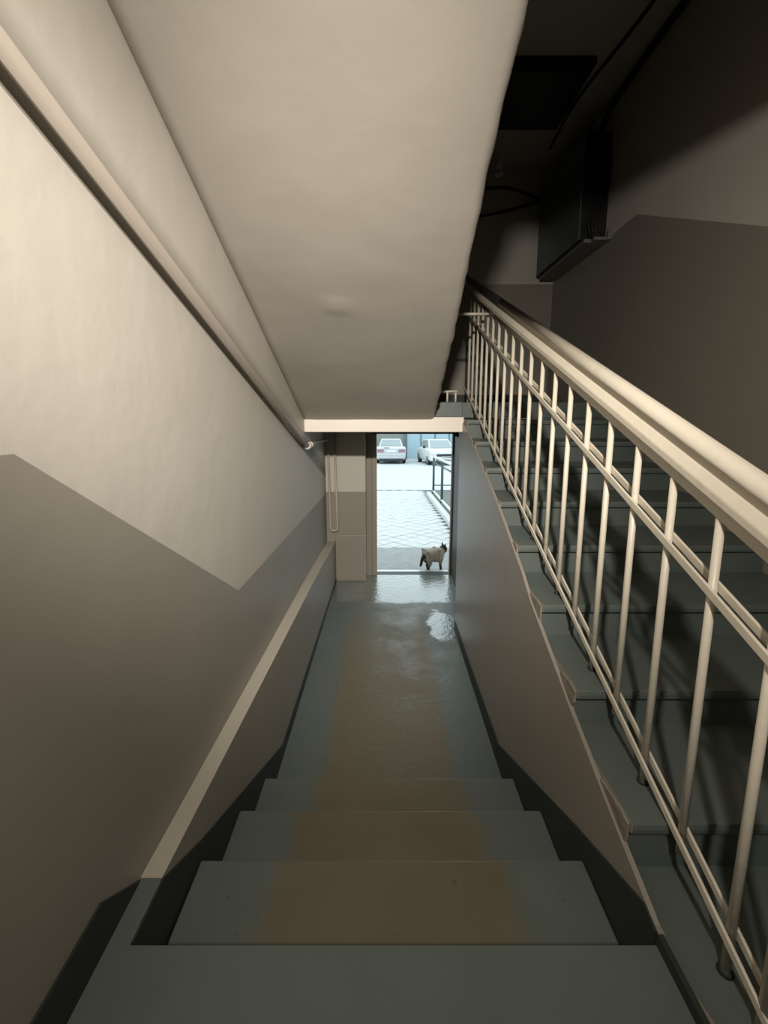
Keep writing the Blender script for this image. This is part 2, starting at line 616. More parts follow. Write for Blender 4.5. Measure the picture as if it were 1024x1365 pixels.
# close the slab
t0 = [bm.verts.new((XL, ya, soffit_z(ya) + 0.2)), bm.verts.new((XL, yb, soffit_z(yb) + 0.2))]
bm.faces.new((rows[0][-1], rows[NY][-1], t0[1], t0[0])) if False else None
top_r = [rows[j][-1] for j in range(NY + 1)]
bm.faces.new(top_r + [t0[1], t0[0]])
bm.faces.new([rows[0][i] for i in range(len(prof))][::-1] + [t0[0]])
bm.faces.new([rows[NY][i] for i in range(len(prof))] + [t0[1]])
bm.faces.new([rows[j][0] for j in range(NY + 1)] + [t0[1], t0[0]])
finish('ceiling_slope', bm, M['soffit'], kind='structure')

# ------------------------------------------------------------------ stair flights
st = thing('stair_flight', 'short flight of green steps with worn tan middle going down to street door', 'stairs', (0, Y0, ZC))
for j in range(1, 4):
    zt = -R * j
    bm = bmesh.new()
    y0_, y1_ = Y0 + D * (j - 1), Y0 + D * j
    add_prism(bm, [(y0_ - Y0 + (0 if j > 1 else 0.001), -0.02), (y0_ - Y0 + (0 if j > 1 else 0.001), zt - ZC),
                   (y1_ - Y0, zt - ZC), (y1_ - Y0, zt - ZC - 0.03), (y1_ - Y0 - 0.012, zt - ZC - 0.04), (y1_ - Y0 - 0.012, -0.02)],
              xplinth(1.2) + 0.006, XD - 0.006)
    finish('step', bm, M['steps'], st, bevel=0.006)

su = thing('stair_flight', 'long flight of green steps rising beside the cream railing to the half landing', 'stairs', (0, 0, 0))
for i in range(8):
    yn, zt = SY + D * i, SZ1 + SR * i
    bm = bmesh.new()
    zb = max(0.0, zt - 0.30) if i < 1 else zt - 0.27
    if zb < 0.0:
        zb = 0.0
    e = 0.02
    back = yn + D + e + 0.03
    poly = [(yn + e, zb), (back, zb), (back, zt), (yn, zt), (yn - 0.002, zt - 0.015), (yn, zt - 0.03), (yn + e, zt - 0.034)]
    add_prism(bm, poly, SX, XR - 0.001)
    bm.normal_update()
    for f in bm.faces:
        if f.calc_center_median().x < SX + 0.01:
            f.material_index = 1
    finish('step', bm, [M['green'], M['dado_r']], su, bevel=0.005)
    # chipped mortar wedge left on the step's open end
    rnd = random.Random(i)
    bm = bmesh.new()
    h1 = rnd.uniform(0.05, 0.09)
    poly = [(yn + 0.01, zt - 0.01), (yn + 0.03 + rnd.uniform(0, 0.02), zt - 0.004), (yn + h1 + 0.06, zt - 0.012),
            (yn + 0.07, zt - h1), (yn + 0.02, zt - h1 * 1.2), (yn + 0.012, zt - 0.05)]
    add_prism(bm, poly, SX - 0.007, SX + 0.001)
    finish('mortar_patch', bm, M['cement'], su)

# ------------------------------------------------------------------ railing
RX = 0.71
SL = 0.415


def rail_z(y, z1):
    return z1 + SL * (y - 1.0)


ra = thing('stair_railing', 'cream painted metal railing with thick moulded handrail along the long stair flight', 'railing', (RX, 0.62, 0))


def rail_bar(name, ya, yb, z1, x0, x1, h, m, prof=None, bevel=0.003):
    bm = bmesh.new()
    za, zb = rail_z(ya, z1), rail_z(yb, z1)
    O = Vector((RX, 0.62, 0))
    if prof is None:
        prof = [(x0, -h / 2), (x1, -h / 2), (x1, h / 2), (x0, h / 2)]
    A = [bm.verts.new(Vector((x, ya, za + dz)) - O) for x, dz in prof]
    B = [bm.verts.new(Vector((x, yb, zb + dz)) - O) for x, dz in prof]
    bm.faces.new(A)
    bm.faces.new(B[::-1])
    n = len(prof)
    for i in range(n):
        bm.faces.new((A[i], B[i], B[(i + 1) % n], A[(i + 1) % n]))
    return finish(name, bm, m, ra, bevel=bevel)


YE = 3.74
Z_BOT, Z_MID, Z_UND = 0.214, 0.832, 0.985
for nm, z1 in (('bottom_rail', Z_BOT), ('middle_rail', Z_MID)):
    rail_bar(nm, 0.60, YE, z1, RX - 0.017, RX - 0.010, 0.022, M['railpaint'], bevel=0.002)
    rail_bar(nm, 0.60, YE, z1 + 0.004, RX + 0.010, RX + 0.017, 0.022, M['railpaint'], bevel=0.002)
rail_bar('rail_flat', 0.30, YE, Z_UND + 0.020, RX - 0.007, RX + 0.007, 0.040, M['railpaint'])
rail_bar('lower_moulding', 0.30, YE, Z_UND + 0.040, 0, 0, 0, M['railpaint'],
         prof=[(RX - 0.026, 0.0), (RX + 0.026, 0.0), (RX + 0.026, 0.030), (RX + 0.014, 0.042), (RX - 0.012, 0.042), (RX - 0.026, 0.020)])
rail_bar('rail_neck', 0.30, YE, Z_UND + 0.094, RX - 0.009, RX + 0.009, 0.03, M['railpaint'])
cap = [(RX - 0.020, 0.0), (RX + 0.020, 0.0)]
for k in range(9):
    a = math.pi * k / 8
    cap.append((RX + 0.023 * math.cos(a), 0.012 + 0.026 * math.sin(a)))
YB = 2.65
o = rail_bar('handrail_cap', 0.30, YB, Z_UND + 0.107, 0, 0, 0, M['railpaint'], prof=cap, bevel=0)
o2 = rail_bar('handrail_cap', YB, YE + 0.1, Z_UND + 0.107, 0, 0, 0, M['railblack'], prof=cap, bevel=0)
o2['label'] = 'glossy black upper end of the handrail'
for q in (o, o2):
    for p in q.data.polygons:
        p.use_smooth = len(p.vertices) == 4
bal_mesh = None


def tread_z(y):
    if y < SY + 0.02:
        return 0.0
    i = min(8, int((y - SY) / D))
    return SZ1 + SR * i


ys = [0.708 + 0.1522 * n for n in range(-1, 20)]
for n, y in enumerate(ys):
    zb = tread_z(y)
    zt = rail_z(y, Z_UND)
    bm = bmesh.new()
    O = Vector((RX, 0.62, 0))
    zm, zl = rail_z(y, Z_MID), rail_z(y, Z_BOT)
    low = zb if n % 2 == 1 or y < 0.7 else zl - 0.05
    low = max(low, zb)
    if y > YH:
        low = ZH
    add_tube(bm, [Vector((RX, y, low)) - O, Vector((RX, y, zt + 0.002)) - O], 0.0093, 10)
    finish('baluster', bm, M['railpaint'], ra)
    if low == zb and n % 2 == 1:
        bm = bmesh.new()
        add_tube(bm, [Vector((RX, y, low - 0.001)) - O, Vector((RX, y, low + 0.006)) - O, Vector((RX, y, low + 0.012)) - O],
                 [0.016, 0.014, 0.010], 10)
        finish('foot_weld', bm, M['skirt'], ra)
# newel at the bottom
bm = bmesh.new()
add_tube(bm, [Vector((0.0, -0.005, 0.0)), Vector((0.0, -0.005, rail_z(0.60, Z_UND) + 0.02))], 0.017, 12)
finish('newel_post', bm, M['railpaint'], ra)
# cross bar to the other flight's railing
bm = bmesh.new()
O = Vector((RX, 0.62, 0))
zc = rail_z(2.95, Z_UND) - 0.004
add_tube(bm, [Vector((RX + 0.005, 2.95, zc)) - O, Vector((0.44, 2.95, zc)) - O], 0.010, 8)
finish('cross_bar', bm, M['railpaint'], ra)

# beginning of the railing on the next flight
rb = thing('stair_railing', 'low cream railing stub on the half landing edge beyond the sloping ceiling', 'railing', (0.50, 3.36, ZH))
tube('rail', [(-0.16, 0.02, 0.075), (0.075, 0.0, 0.085)], 0.009, M['railpaint'], rb, n=8)
for dx in (-0.12, 0.0, 0.065):
    tube('baluster', [(dx, 0.01, 0.0), (dx, 0.01, 0.078)], 0.008, M['railpaint'], rb, n=8)

# ------------------------------------------------------------------ heating pipe
pp = thing('heating_pipe', 'cream painted pipe running down the left wall and under the beam', 'pipe', (-0.575, 0, 0))
PX = -0.575


def pipe_z(y):
    return 1.695 - 0.3375 * (y - 0.724)


O = Vector((PX, 0, 0))
path = [(0, -0.30, pipe_z(-0.30)), (0, 2.90, pipe_z(2.90)), (0.0, 3.16, pipe_z(3.12)), ]
tube('pipe_run', arc_path(path, 0.10), 0.018, M['pipe'], pp, n=14)
ze = pipe_z(3.12)
bm = bmesh.new()
add_tube(bm, [(0, 3.14, ze), (0, 3.15, ze), (0, 3.19, ze), (0, 3.20, ze)], [0.020, 0.029, 0.029, 0.020], 12)
finish('pipe_fitting', bm, M['fitting'], pp)
bm = bmesh.new()
add_tube(bm, [(0, 3.27, ze), (0, 3.275, ze), (0, 3.305, ze), (0, 3.31, ze)], [0.014, 0.024, 0.024, 0.014], 8)
finish('pipe_union', bm, M['fitting'], pp)
z2 = 0.855
tube('thin_pipe', arc_path([(0, 3.19, ze), (0, 3.45, ze), (0.0, 4.30, z2), (0.012, 4.30, -0.11), (0.085, 4.30, -0.11), (0.062, 4.305, 1.09)], 0.05),
     0.012, M['ledge'], pp, n=10)
for y in (0.15,):
    bm = bmesh.new()
    add_box(bm, XL - PX, -0.005, y - 0.012, y + 0.012, pipe_z(y) - 0.028, pipe_z(y) + 0.028)
    finish('pipe_clip', bm, M['pipe'], pp, bevel=0.004)

# ------------------------------------------------------------------ street door
dr_ = bpy.data.objects.new('door_1', None)
COL.objects.link(dr_)
dr_['kind'] = 'structure'
dr_.location = (0, 4.5, ZC)


def dpart(name, x0, x1, y0, y1, z0, z1, m, bevel=0.004):
    return box(name, x0, x1, y0 - 4.5, y1 - 4.5, z0 - ZC, z1 - ZC, m, dr_, bevel=bevel)


dpart('frame_jamb', -0.130, -0.078, 4.48, 4.56, ZC, 0.90, M['jamb'])
dpart('frame_jamb', 0.735, 0.80, 4.48, 4.56, ZC, 0.90, M['doorbrown'])
dpart('frame_head', -0.130, 0.80, 4.48, 4.56, 0.90, 0.955, M['doorbrown'])
dpart('reveal_panel', -0.195, -0.130, 4.50, 4.60, ZC, 0.955, M['dado'])
dpart('threshold', -0.078, 0.735, 4.50, 4.60, ZC - 0.08, ZC + 0.002, M['skirt'])
dpart('sill_strip', -0.078, 0.735, 4.60, 4.65, ZC - 0.08, ZC - 0.001, M['sill'])
dpart('door_leaf', 0.752, 0.792, 3.70, 4.47, ZC + 0.01, 0.88, M['doorbrown'])

# ------------------------------------------------------------------ electrical cabinet
ec = thing('electrical_cabinet', 'dark green metal electrical cabinet on the wall above the half landing', 'cabinet', (XR, 3.56, 2.46))
CX0 = 1.54 - XR
box('body', CX0 + 0.012, -0.001, 0, 0.94, 0.02, 0.80, M['cabdark'], ec, bevel=0.004)
box('cabinet_door', CX0, CX0 + 0.012, 0.012, 0.928, 0.03, 0.79, M['cabinet'], ec, bevel=0.003)
d = box('door_lock', CX0 - 0.012, CX0 + 0.002, 0.06, 0.085, 0.36, 0.41, M['cabdark'], ec, bevel=0.003)
box('base_tray', CX0 + 0.03, -0.001, -0.03, 0.92, -0.01, 0.018, M['tray'], ec, bevel=0.003)
box('end_bracket', CX0 + 0.08, -0.001, -0.09, -0.03, -0.01, 0.012, M['tray'], ec, bevel=0.003)
box('bracket_tab', -0.03, -0.001, -0.10, -0.085, -0.01, 0.07, M['tray'], ec, bevel=0.002)
for k, (dx, dz) in enumerate(((0.06, 0.30), (0.085, 0.36), (0.105, 0.26))):
    tube('feed_cable', arc_path([(CX0 + dx + 0.09, -0.02, 0.62), (CX0 + dx + 0.06, -0.035, dz), (CX0 + dx - 0.02, -0.05, 0.12),
                                 (CX0 + dx + 0.01, -0.05, 0.02)], 0.12, 6), 0.009, M['cable'], ec, n=8)
box('cable_clamp', CX0 + 0.075, CX0 + 0.135, -0.07, -0.035, 0.012, 0.045, M['cabdark'], ec, bevel=0.004)

# cables on the upper walls
tube('wall_cable', arc_path([(XR - 0.025, 1.25, ZTOP - 0.03), (XR - 0.022, 3.0, ZTOP - 0.03), (XR - 0.022, 3.62, ZTOP - 0.06), (XR - 0.06, 3.70, 3.262)], 0.1),
     0.020, M['cable'], label='thick black cable along the top of right wall into the cabinet', cat='cable')
tube('wall_cable', arc_path([(0.42, Y_FAR - 0.02, 3.36), (0.9, Y_FAR - 0.02, 3.33), (1.25, Y_FAR - 0.02, 3.36), (1.60, Y_FAR - 0.06, 3.20)], 0.2),
     0.012, M['cable'], label='upper thin black cable sagging across the wall behind the cabinet', cat='cable')
tube('wall_cable', arc_path([(0.42, Y_FAR - 0.02, 3.10), (1.0, Y_FAR - 0.02, 3.08), (1.35, Y_FAR - 0.02, 3.16), (1.54, Y_FAR - 0.04, 3.21)], 0.2),
     0.012, M['cable'], label='lower thin black cable sagging across the wall behind the cabinet', cat='cable')
tube('ceiling_cable', arc_path([(1.50, 4.2, ZTOP - 0.012), (1.46, 3.6, ZTOP - 0.012), (1.56, 2.9, ZTOP - 0.012), (1.60, 1.4, ZTOP - 0.012)], 0.3),
     0.010, M['cable'], label='thin dark cable clipped along the dark upper ceiling', cat='cable')
hatch = thing('ceiling_hatch', 'black hatch in the dark ceiling above the half landing', 'hatch', (1.0, 3.2, ZTOP))
box('hatch_frame', -0.45, 0.43, 0.0, 0.68, -0.05, 0.0, M['hatch'], hatch, bevel=0.006)
box('hatch_panel', -0.40, 0.38, 0.05, 0.63, -0.062, -0.05, M['cabdark'], hatch, bevel=0.003)
lh = thing('lamp_holder', 'small white lamp holder hanging unlit beyond the sloping ceiling edge', 'lamp holder', (1.075, 4.30, ZTOP))
bm = bmesh.new()
add_tube(bm, [(0, 0, 0), (0, 0, -0.06), (0, 0, -0.07), (0, 0, -0.145)], [0.012, 0.014, 0.024, 0.036], 14)
finish('holder', bm, M['white'], lh)
bm = bmesh.new()
add_tube(bm, [(0, 0, -0.155), (0, 0, -0.162), (0, 0, -0.178), (0, 0, -0.184)], [0.028, 0.038, 0.038, 0.028], 14)
finish('holder_ring', bm, M['white'], lh)
tube('holder_neck', [(0, 0, -0.14), (0, 0, -0.16)], 0.02, M['cabdark'], lh, n=12)

# ------------------------------------------------------------------ the lamp on the landing (behind the camera)
lp = thing('flood_lamp', 'wall-wash flood lamp hanging from the landing ceiling', 'lamp', (LAMP.x, LAMP.y, LAMP.z))
tube('lamp_stem', [(0, -0.09, 0.0), (0, -0.09, ZCEIL - LAMP.z)], 0.012, M['lamp'], lp, n=10)
box('lamp_housing', -0.10, 0.10, -0.13, -0.05, -0.07, 0.07, M['lamp'], lp, bevel=0.012)
box('lamp_glass', -0.085, 0.085, -0.05, -0.045, -0.055, 0.055, M['lampglass'], lp)
for nm, pw, cone, aim in (('flood_beam', LAMP_POWER, 58, AIM), ('flood_spill', SPILL_POWER, 132, Vector((0.1, 3.2, 1.1)))):
    ld = bpy.data.lights.new(nm, 'SPOT')
    ld.energy = pw
    ld.color = (1.0, 0.935, 0.84)
    ld.spot_size = math.radians(cone)
    ld.spot_blend = 1.0
    ld.shadow_soft_size = 0.045
    lo = bpy.data.objects.new(nm, ld)
    COL.objects.link(lo)
    lo.location = LAMP
    lo.rotation_euler = (aim - LAMP).to_track_quat('-Z', 'Y').to_euler()

# ------------------------------------------------------------------ outside: yard falling gently away from the door
GS = -0.062


def gz(y):
    return -0.745 + GS * (y - 4.7)


bm = bmesh.new()
add_prism(bm, [(4.65, gz(4.65)), (5.84, gz(5.84) + 0.004), (5.84, gz(5.84) - 0.2), (4.65, gz(5.84) - 0.2)], -6, 6)
finish('ground_apron', bm, M['apron'], kind='structure')
bm = bmesh.new()
add_prism(bm, [(5.72, gz(5.72) - 0.012), (12.4, gz(12.4) - 0.012), (12.4, gz(12.4) - 0.3), (5.72, gz(12.4) - 0.3)], -8, 8)
pv = finish('ground_paving', bm, M['joint'], kind='structure')
bm = bmesh.new()
add_prism(bm, [(12.4, gz(12.4)), (40, gz(40)), (40, gz(40) - 0.3), (12.4, gz(40) - 0.3)], -22, 22)
finish('ground_yard', bm, M['asphalt'], kind='structure')
# diamond pavers
PW, PL = 0.150, 0.150              # half diagonals
bmp = bmesh.new()
g = 0.010
pts = [(PW - g, 0), (0, PL - g), (-PW + g, 0), (0, -PL + g)]
A = [bmp.verts.new((x, y, 0.004 + GS * y)) for x, y in pts]
B = [bmp.verts.new((x * 0.94, y * 0.94, 0.010 + GS * y)) for x, y in pts]
C0 = [bmp.verts.new((x, y, -0.03 + GS * y)) for x, y in pts]
bmp.faces.new(B)
bmp.faces.new(C0[::-1])
for i in range(4):
    j = (i + 1) % 4
    bmp.faces.new((A[i], A[j], B[j], B[i]))
    bmp.faces.new((C0[i], C0[j], A[j], A[i]))
bmesh.ops.recalc_face_normals(bmp, faces=bmp.faces)
pme = bpy.data.meshes.new('paver')
bmp.to_mesh(pme)
bmp.free()
pme.materials.append(M['paver'])
rp = random.Random(3)
cnt = 0
rest = []
row = 0
y = 5.72 + PL
spots = []
while y < 12.4 - PL:
    off = PW if row % 2 else 0
    k = -40
    for k in range(-20, 21):
        x = k * 2 * PW + off
        if -3.2 < x < 1.12:
            vis = -0.075 * y / 4.55 - 0.25 < x
            spots.append((y, x, vis))
    y += PL
    row += 1
vis = sorted([s for s in spots if s[2]])[:298]
vs = set((a, b) for a, b, _ in vis)
for (yy, xx, _) in vis:
    o = bpy.data.objects.new('paver', pme)
    COL.objects.link(o)
    o.parent = pv
    o.location = (xx, yy, gz(yy) - 0.012 + rp.uniform(-0.001, 0.006))
    o.rotation_euler = (rp.uniform(-0.02, 0.02), rp.uniform(-0.02, 0.02), rp.uniform(-0.02, 0.02))
bm = bmesh.new()
for (yy, xx, _) in spots:
    if (yy, xx) in vs:
        continue
    q = [bm.verts.new((xx + a, yy + b, gz(yy + b) - 0.004)) for a, b in pts]
    q2 = [bm.verts.new((xx + a, yy + b, gz(yy + b) - 0.03)) for a, b in pts]
    bm.faces.new(q)
    for i in range(4):
        bm.faces.new((q2[i], q2[(i + 1) % 4], q[(i + 1) % 4], q[i]))
o = finish('paver_field', bm, M['paver'], pv)
o['kind'] = 'stuff'

# kerb, bed and fence on the right of the path
bm = bmesh.new()
add_prism(bm, [(5.9, gz(5.9) - 0.02), (11.3, gz(11.3) - 0.02), (11.3, gz(11.3) + 0.09), (5.9, gz(5.9) + 0.09)], 1.16, 1.27)
finish('path_kerb', bm, M['kerb'], label='pale concrete kerb along the edge of the paved path', cat='kerb', bevel=0.01)
bm = bmesh.new()
add_prism(bm, [(5.9, gz(5.9) - 0.02), (11.3, gz(11.3) - 0.02), (11.3, gz(11.3) + 0.06), (5.9, gz(5.9) + 0.06)], 1.27, 3.6)
finish('ground_bed', bm, M['soil'], kind='structure')
fn = thing('yard_fence', 'grey green metal tube fence beside the path outside the door', 'fence', (1.34, 11.2, gz(11.2)))
fo = Vector((1.34, 11.2, gz(11.2)))


def fp(x, y, h):
    return Vector((x, y, gz(y) + h)) - fo


for yy in (6.3, 7.9, 9.55, 11.2):
    tube('post', [fp(1.34, yy, 0.0), fp(1.34, yy, 1.07)], 0.030, M['fence'], fn, n=8)
tube('top_rail', [fp(1.34, 6.2, 1.05), fp(1.34, 11.25, 1.05)], 0.032, M['fencepale'], fn, n=8)
tube('second_rail', [fp(1.34, 6.2, 0.90), fp(1.34, 11.25, 0.90)], 0.020, M['fence'], fn, n=8)
tube('low_rail', [fp(1.34, 6.2, 0.12), fp(1.34, 11.25, 0.12)], 0.030, M['fencepale'], fn, n=8)
for xx in (1.95, 2.55, 3.15):
    tube('post', [fp(xx, 11.2, 0.0), fp(xx, 11.2, 1.05)], 0.024, M['fence'], fn, n=8)
tube('end_rail', [fp(1.34, 11.2, 1.03), fp(3.2, 11.2, 1.03)], 0.020, M['fence'], fn, n=8)
tube('end_rail', [fp(1.34, 11.2, 0.28), fp(3.2, 11.2, 0.28)], 0.016, M['fence'], fn, n=8)
tube('brace_tube', [fp(1.34, 10.6, 1.05), fp(2.3, 8.6, 1.05)], 0.03, M['fencepale'], fn, n=8)

# back of the yard
YG = 29.0
bm = bmesh.new()
add_box(bm, -20, 1.35, YG, YG + 0.3, gz(YG) - 0.3, gz(YG) + 3.2)
finish('yard_wall', bm, M['yardwall'], label='weathered grey yard wall behind the silver car', cat='wall')
gt = thing('yard_gate', 'pale blue metal gate closing the yard between the two cars', 'gate', (1.4, YG, gz(YG)))
for k in range(6):
    box('gate_panel', 0.20 + k * 0.98, 0.20 + k * 0.98 + 0.95, 0.05, 0.11, 0.06, 3.0, M['gate'], gt, bevel=0.01)
    box('gate_post', 0.13 + k * 0.98, 0.205 + k * 0.98, 0.02, 0.12, 0.0, 3.0, M['gatepost'], gt)
box('gate_pillar', -0.05, 0.12, -0.05, 0.15, 0.0, 3.2, M['gatepost'], gt, bevel=0.01)
box('gate_rail', 0.12, 6.1, 0.11, 0.15, 0.03, 0.14, M['gatepost'], gt)


# cars --------------------------------------------------------------
def wheel(parent, x, y, r, wd):
    bm = bmesh.new()
    s = 1 if x > 0 else -1
    add_tube(bm, [(x - s * wd / 2, y, r), (x - s * wd * 0.4, y, r), (x + s * wd * 0.4, y, r), (x + s * wd / 2, y, r)],
             [r * 0.9, r, r, r * 0.9], 20)
    o = finish('wheel', bm, M['tyre'], parent)
    bm = bmesh.new()
    add_tube(bm, [(x + s * wd * 0.4, y, r), (x + s * (wd / 2 + 0.012), y, r)], [r * 0.64, r * 0.58], 16)
    finish('rim', bm, M['rim'], o)


def loft(name, secs, m, parent, smooth=True, sub=0):
    """secs: list of (y, [(halfwidth,z),...]) mirrored in x"""
    bm = bmesh.new()
    rings = []
    for y, pr in secs:
        ring = [bm.verts.new((w_, y, z)) for w_, z in pr] + [bm.verts.new((-w_, y, z)) for w_, z in reversed(pr)]
        rings.append(ring)
    n = len(rings[0])
    for a, b in zip(rings, rings[1:]):
        for i in range(n):
            bm.faces.new((a[i], a[(i + 1) % n], b[(i + 1) % n], b[i]))
    bm.faces.new(rings[0][::-1])
    bm.faces.new(rings[-1])
    return finish(name, bm, m, parent, smooth=False, bevel=0.035, seg=3)


def car(label, paint, loc, rz, front):
    t = thing('car', label, 'car', loc, rz)
    # y = 0 is the end that faces the door, car runs to y = 4.3
    def sec(y, wb, wm, zlo, zbelt, k=1.0):
        return (y, [(wb * 0.93, zlo), (wb, zlo + 0.12), (wm, 0.62), (wm * 0.985, zbelt - 0.06), (wm * 0.93, zbelt)])
    hb = 0.98 if not front else 0.86
    loft('body', [sec(0.0, 0.78, 0.80, 0.30, hb - 0.06), sec(0.10, 0.84, 0.86, 0.24, hb), sec(0.9, 0.86, 0.875, 0.22, hb + 0.02),
                  sec(2.4, 0.86, 0.875, 0.22, 0.95), sec(3.9, 0.84, 0.86, 0.24, 0.86), sec(4.3, 0.76, 0.78, 0.30, 0.74)], paint, t)
    if front:
        cs = [(0.95, 0.74, 0.86, 0.72, 0.87), (1.75, 0.70, 0.9, 0.58, 1.42), (3.2, 0.70, 0.93, 0.58, 1.42), (4.0, 0.72, 0.86, 0.66, 0.95)]
    else:
        cs = [(0.50, 0.74, 0.94, 0.70, 0.985), (1.05, 0.72, 0.95, 0.57, 1.43), (2.4, 0.72, 0.95, 0.57, 1.45), (3.3, 0.74, 0.88, 0.70, 0.93)]
    loft('cabin', [(y, [(a, b), (a * 0.98, b + 0.02 if c_ else b), (c, d_)]) for y, a, b, c, d_ in cs for c_ in (1,)], paint, t)
    # windows set on the cabin
    y0c, y1c = cs[0], cs[1]

    def pane(nm, f0, f1, shrink, m):
        bm = bmesh.new()
        P = []
        for f in (f0, f1):
            y = y0c[0] + (y1c[0] - y0c[0]) * f
            z = y0c[4] + (y1c[4] - y0c[4]) * f
            wv = (y0c[3] + (y1c[3] - y0c[3]) * f) * shrink
            P.append((wv, y - 0.02, z + 0.012))
        for off in (0.0, -0.014):
            pass
        v = [bm.verts.new((s * wv, y + dy, z)) for dy in (0.0, 0.03) for (wv, y, z) in P for s in (-1, 1)]
        q = lambda *i: bm.faces.new([v[k] for k in i])
        q(0, 1, 3, 2); q(4, 6, 7, 5); q(0, 2, 6, 4); q(1, 5, 7, 3); q(2, 3, 7, 6); q(0, 4, 5, 1)
        return finish(nm, bm, m, t, bevel=0.004)
    pane('windscreen' if front else 'rear_window', 0.10, 0.90, 0.90, M['glass'])
    for s in (-1, 1):
        bm = bmesh.new()
        ya_, yb_ = cs[1][0] - 0.1, cs[2][0] + 0.2
        pr = []
        for (yy, zz) in ((cs[0][0] + 0.35, 1.0), (ya_ + 0.12, 1.36), (yb_ - 0.25, 1.36), (yb_ + 0.35, 1.0)):
            tt = (zz - 0.95) / 0.48
            xx = 0.725 + (0.575 - 0.725) * tt + 0.012
            pr.append((xx * s, yy, zz))
        a_ = [bm.verts.new(p) for p in pr]
        b_ = [bm.verts.new((p[0] - 0.03 * s, p[1], p[2])) for p in pr]
        bm.faces.new(a_)
        bm.faces.new(b_[::-1])
        for i in range(4):
            bm.faces.new((a_[i], b_[i], b_[(i + 1) % 4], a_[(i + 1) % 4]))
        finish('side_window', bm, M['glass'], t)
    for yy in (0.82, 3.45):
        for s in (-1, 1):
            wheel(t, 0.765 * s, yy, 0.31, 0.20)
    if front:
        box('bumper', -0.80, 0.80, -0.05, 0.1, 0.26, 0.46, paint, t, bevel=0.05)
        box('grille', -0.50, 0.50, -0.03, 0.05, 0.50, 0.64, M['blackplastic'], t, bevel=0.02)
        box('lower_intake', -0.55, 0.55, -0.065, 0.0, 0.28, 0.38, M['blackplastic'], t, bevel=0.015)
        for s in (-1, 1):
            box('headlamp', min(0.52 * s, 0.78 * s), max(0.52 * s, 0.78 * s), -0.03, 0.06, 0.56, 0.72, M['chrome'], t, bevel=0.03)
            box('mirror', min(0.86 * s, 1.02 * s), max(0.86 * s, 1.02 * s), 1.15, 1.25, 0.92, 1.07, M['blackplastic'], t, bevel=0.03)
        box('number_plate', -0.26, 0.26, -0.075, -0.05, 0.40, 0.50, M['plate'], t, bevel=0.005)
    else:
        box('bumper', -0.82, 0.82, -0.09, 0.1, 0.30, 0.58, paint, t, bevel=0.05)
        box('bumper_strip', -0.80, 0.80, -0.10, 0.0, 0.50, 0.535, M['rim'], t, bevel=0.008)
        box('under_panel', -0.70, 0.70, -0.04, 0.3, 0.17, 0.31, M['blackplastic'], t, bevel=0.02)
        for s in (-1, 1):
            box('tail_lamp', min(0.42 * s, 0.80 * s), max(0.42 * s, 0.80 * s), -0.02, 0.06, 0.66, 0.86, M['red'], t, bevel=0.03)
        box('number_plate', -0.26, 0.26, -0.03, 0.03, 0.68, 0.79, M['plate'], t, bevel=0.005)
        box('boot_badge', -0.42, -0.10, -0.01, 0.03, 0.925, 0.95, M['blackplastic'], t)
    return t


car('silver saloon car parked with its tail towards the street door', M['silver'], (0.41, 24.0, gz(24.0)), 0.0, False).rotation_euler = (math.atan(GS), 0, 0)
car('white car parked with its nose towards the door beyond the fence', M['carwhite'], (3.35, 22.6, gz(22.6)), 0.0, True).rotation_euler = (math.atan(GS), 0, math.radians(6))

# ------------------------------------------------------------------ the cat at the threshold
ct_verts = [
    # spine: rump to neck   (x forward to the right)
    ((-0.105, 0.00, 0.185), 0.052), ((-0.045, 0.0, 0.190), 0.064), ((0.02, 0.0, 0.185), 0.060), ((0.075, 0.0, 0.190), 0.056),
    ((0.110, 0.0, 0.225), 0.036), ((0.135, 0.0, 0.250), 0.050), ((0.165, 0.0, 0.243), 0.024),
    # tail hanging behind
    ((-0.145, 0.0, 0.200), 0.020), ((-0.172, 0.0, 0.160), 0.017), ((-0.180, 0.0, 0.110), 0.016), ((-0.195, 0.0, 0.075), 0.011),
]
ct_edges = [(0, 1), (1, 2), (2, 3), (3, 4), (4, 5), (5, 6), (0, 7), (7, 8), (8, 9), (9, 10)]


def leg(root, pts):
    prev = root
    for p, r in pts:
        ct_verts.append((p, r))
        ct_edges.append((prev, len(ct_verts) - 1))
        prev = len(ct_verts) - 1


leg(0, [((-0.095, -0.038, 0.140), 0.036), ((-0.078, -0.040, 0.105), 0.026), ((-0.118, -0.040, 0.058), 0.016), ((-0.098, -0.040, 0.014), 0.014), ((-0.078, -0.040, 0.009), 0.012)])
leg(0, [((-0.085, 0.038, 0.140), 0.036), ((-0.058, 0.040, 0.105), 0.026), ((-0.080, 0.040, 0.058), 0.016), ((-0.052, 0.040, 0.014), 0.014), ((-0.032, 0.040, 0.009), 0.012)])
leg(3, [((0.078, -0.034, 0.135), 0.026), ((0.060, -0.034, 0.085), 0.018), ((0.068, -0.034, 0.040), 0.014), ((0.072, -0.034, 0.012), 0.014), ((0.090, -0.034, 0.009), 0.011)])
leg(3, [((0.088, 0.034, 0.135), 0.026), ((0.100, 0.034, 0.085), 0.018), ((0.108, 0.034, 0.040), 0.014), ((0.110, 0.034, 0.012), 0.014), ((0.128, 0.034, 0.009), 0.011)])
me = bpy.data.meshes.new('cat')
ct_verts = [((v[0], v[1], v[2] + (0.018 if i < 8 else 0.012 if i < 11 else 0.022 * v[2] / 0.14)), r) for i, (v, r) in enumerate(ct_verts)]
me.from_pydata([v for v, _ in ct_verts], ct_edges, [])
catm = bpy.data.materials.new('cat_coat')
catm.use_nodes = True
nt = catm.node_tree
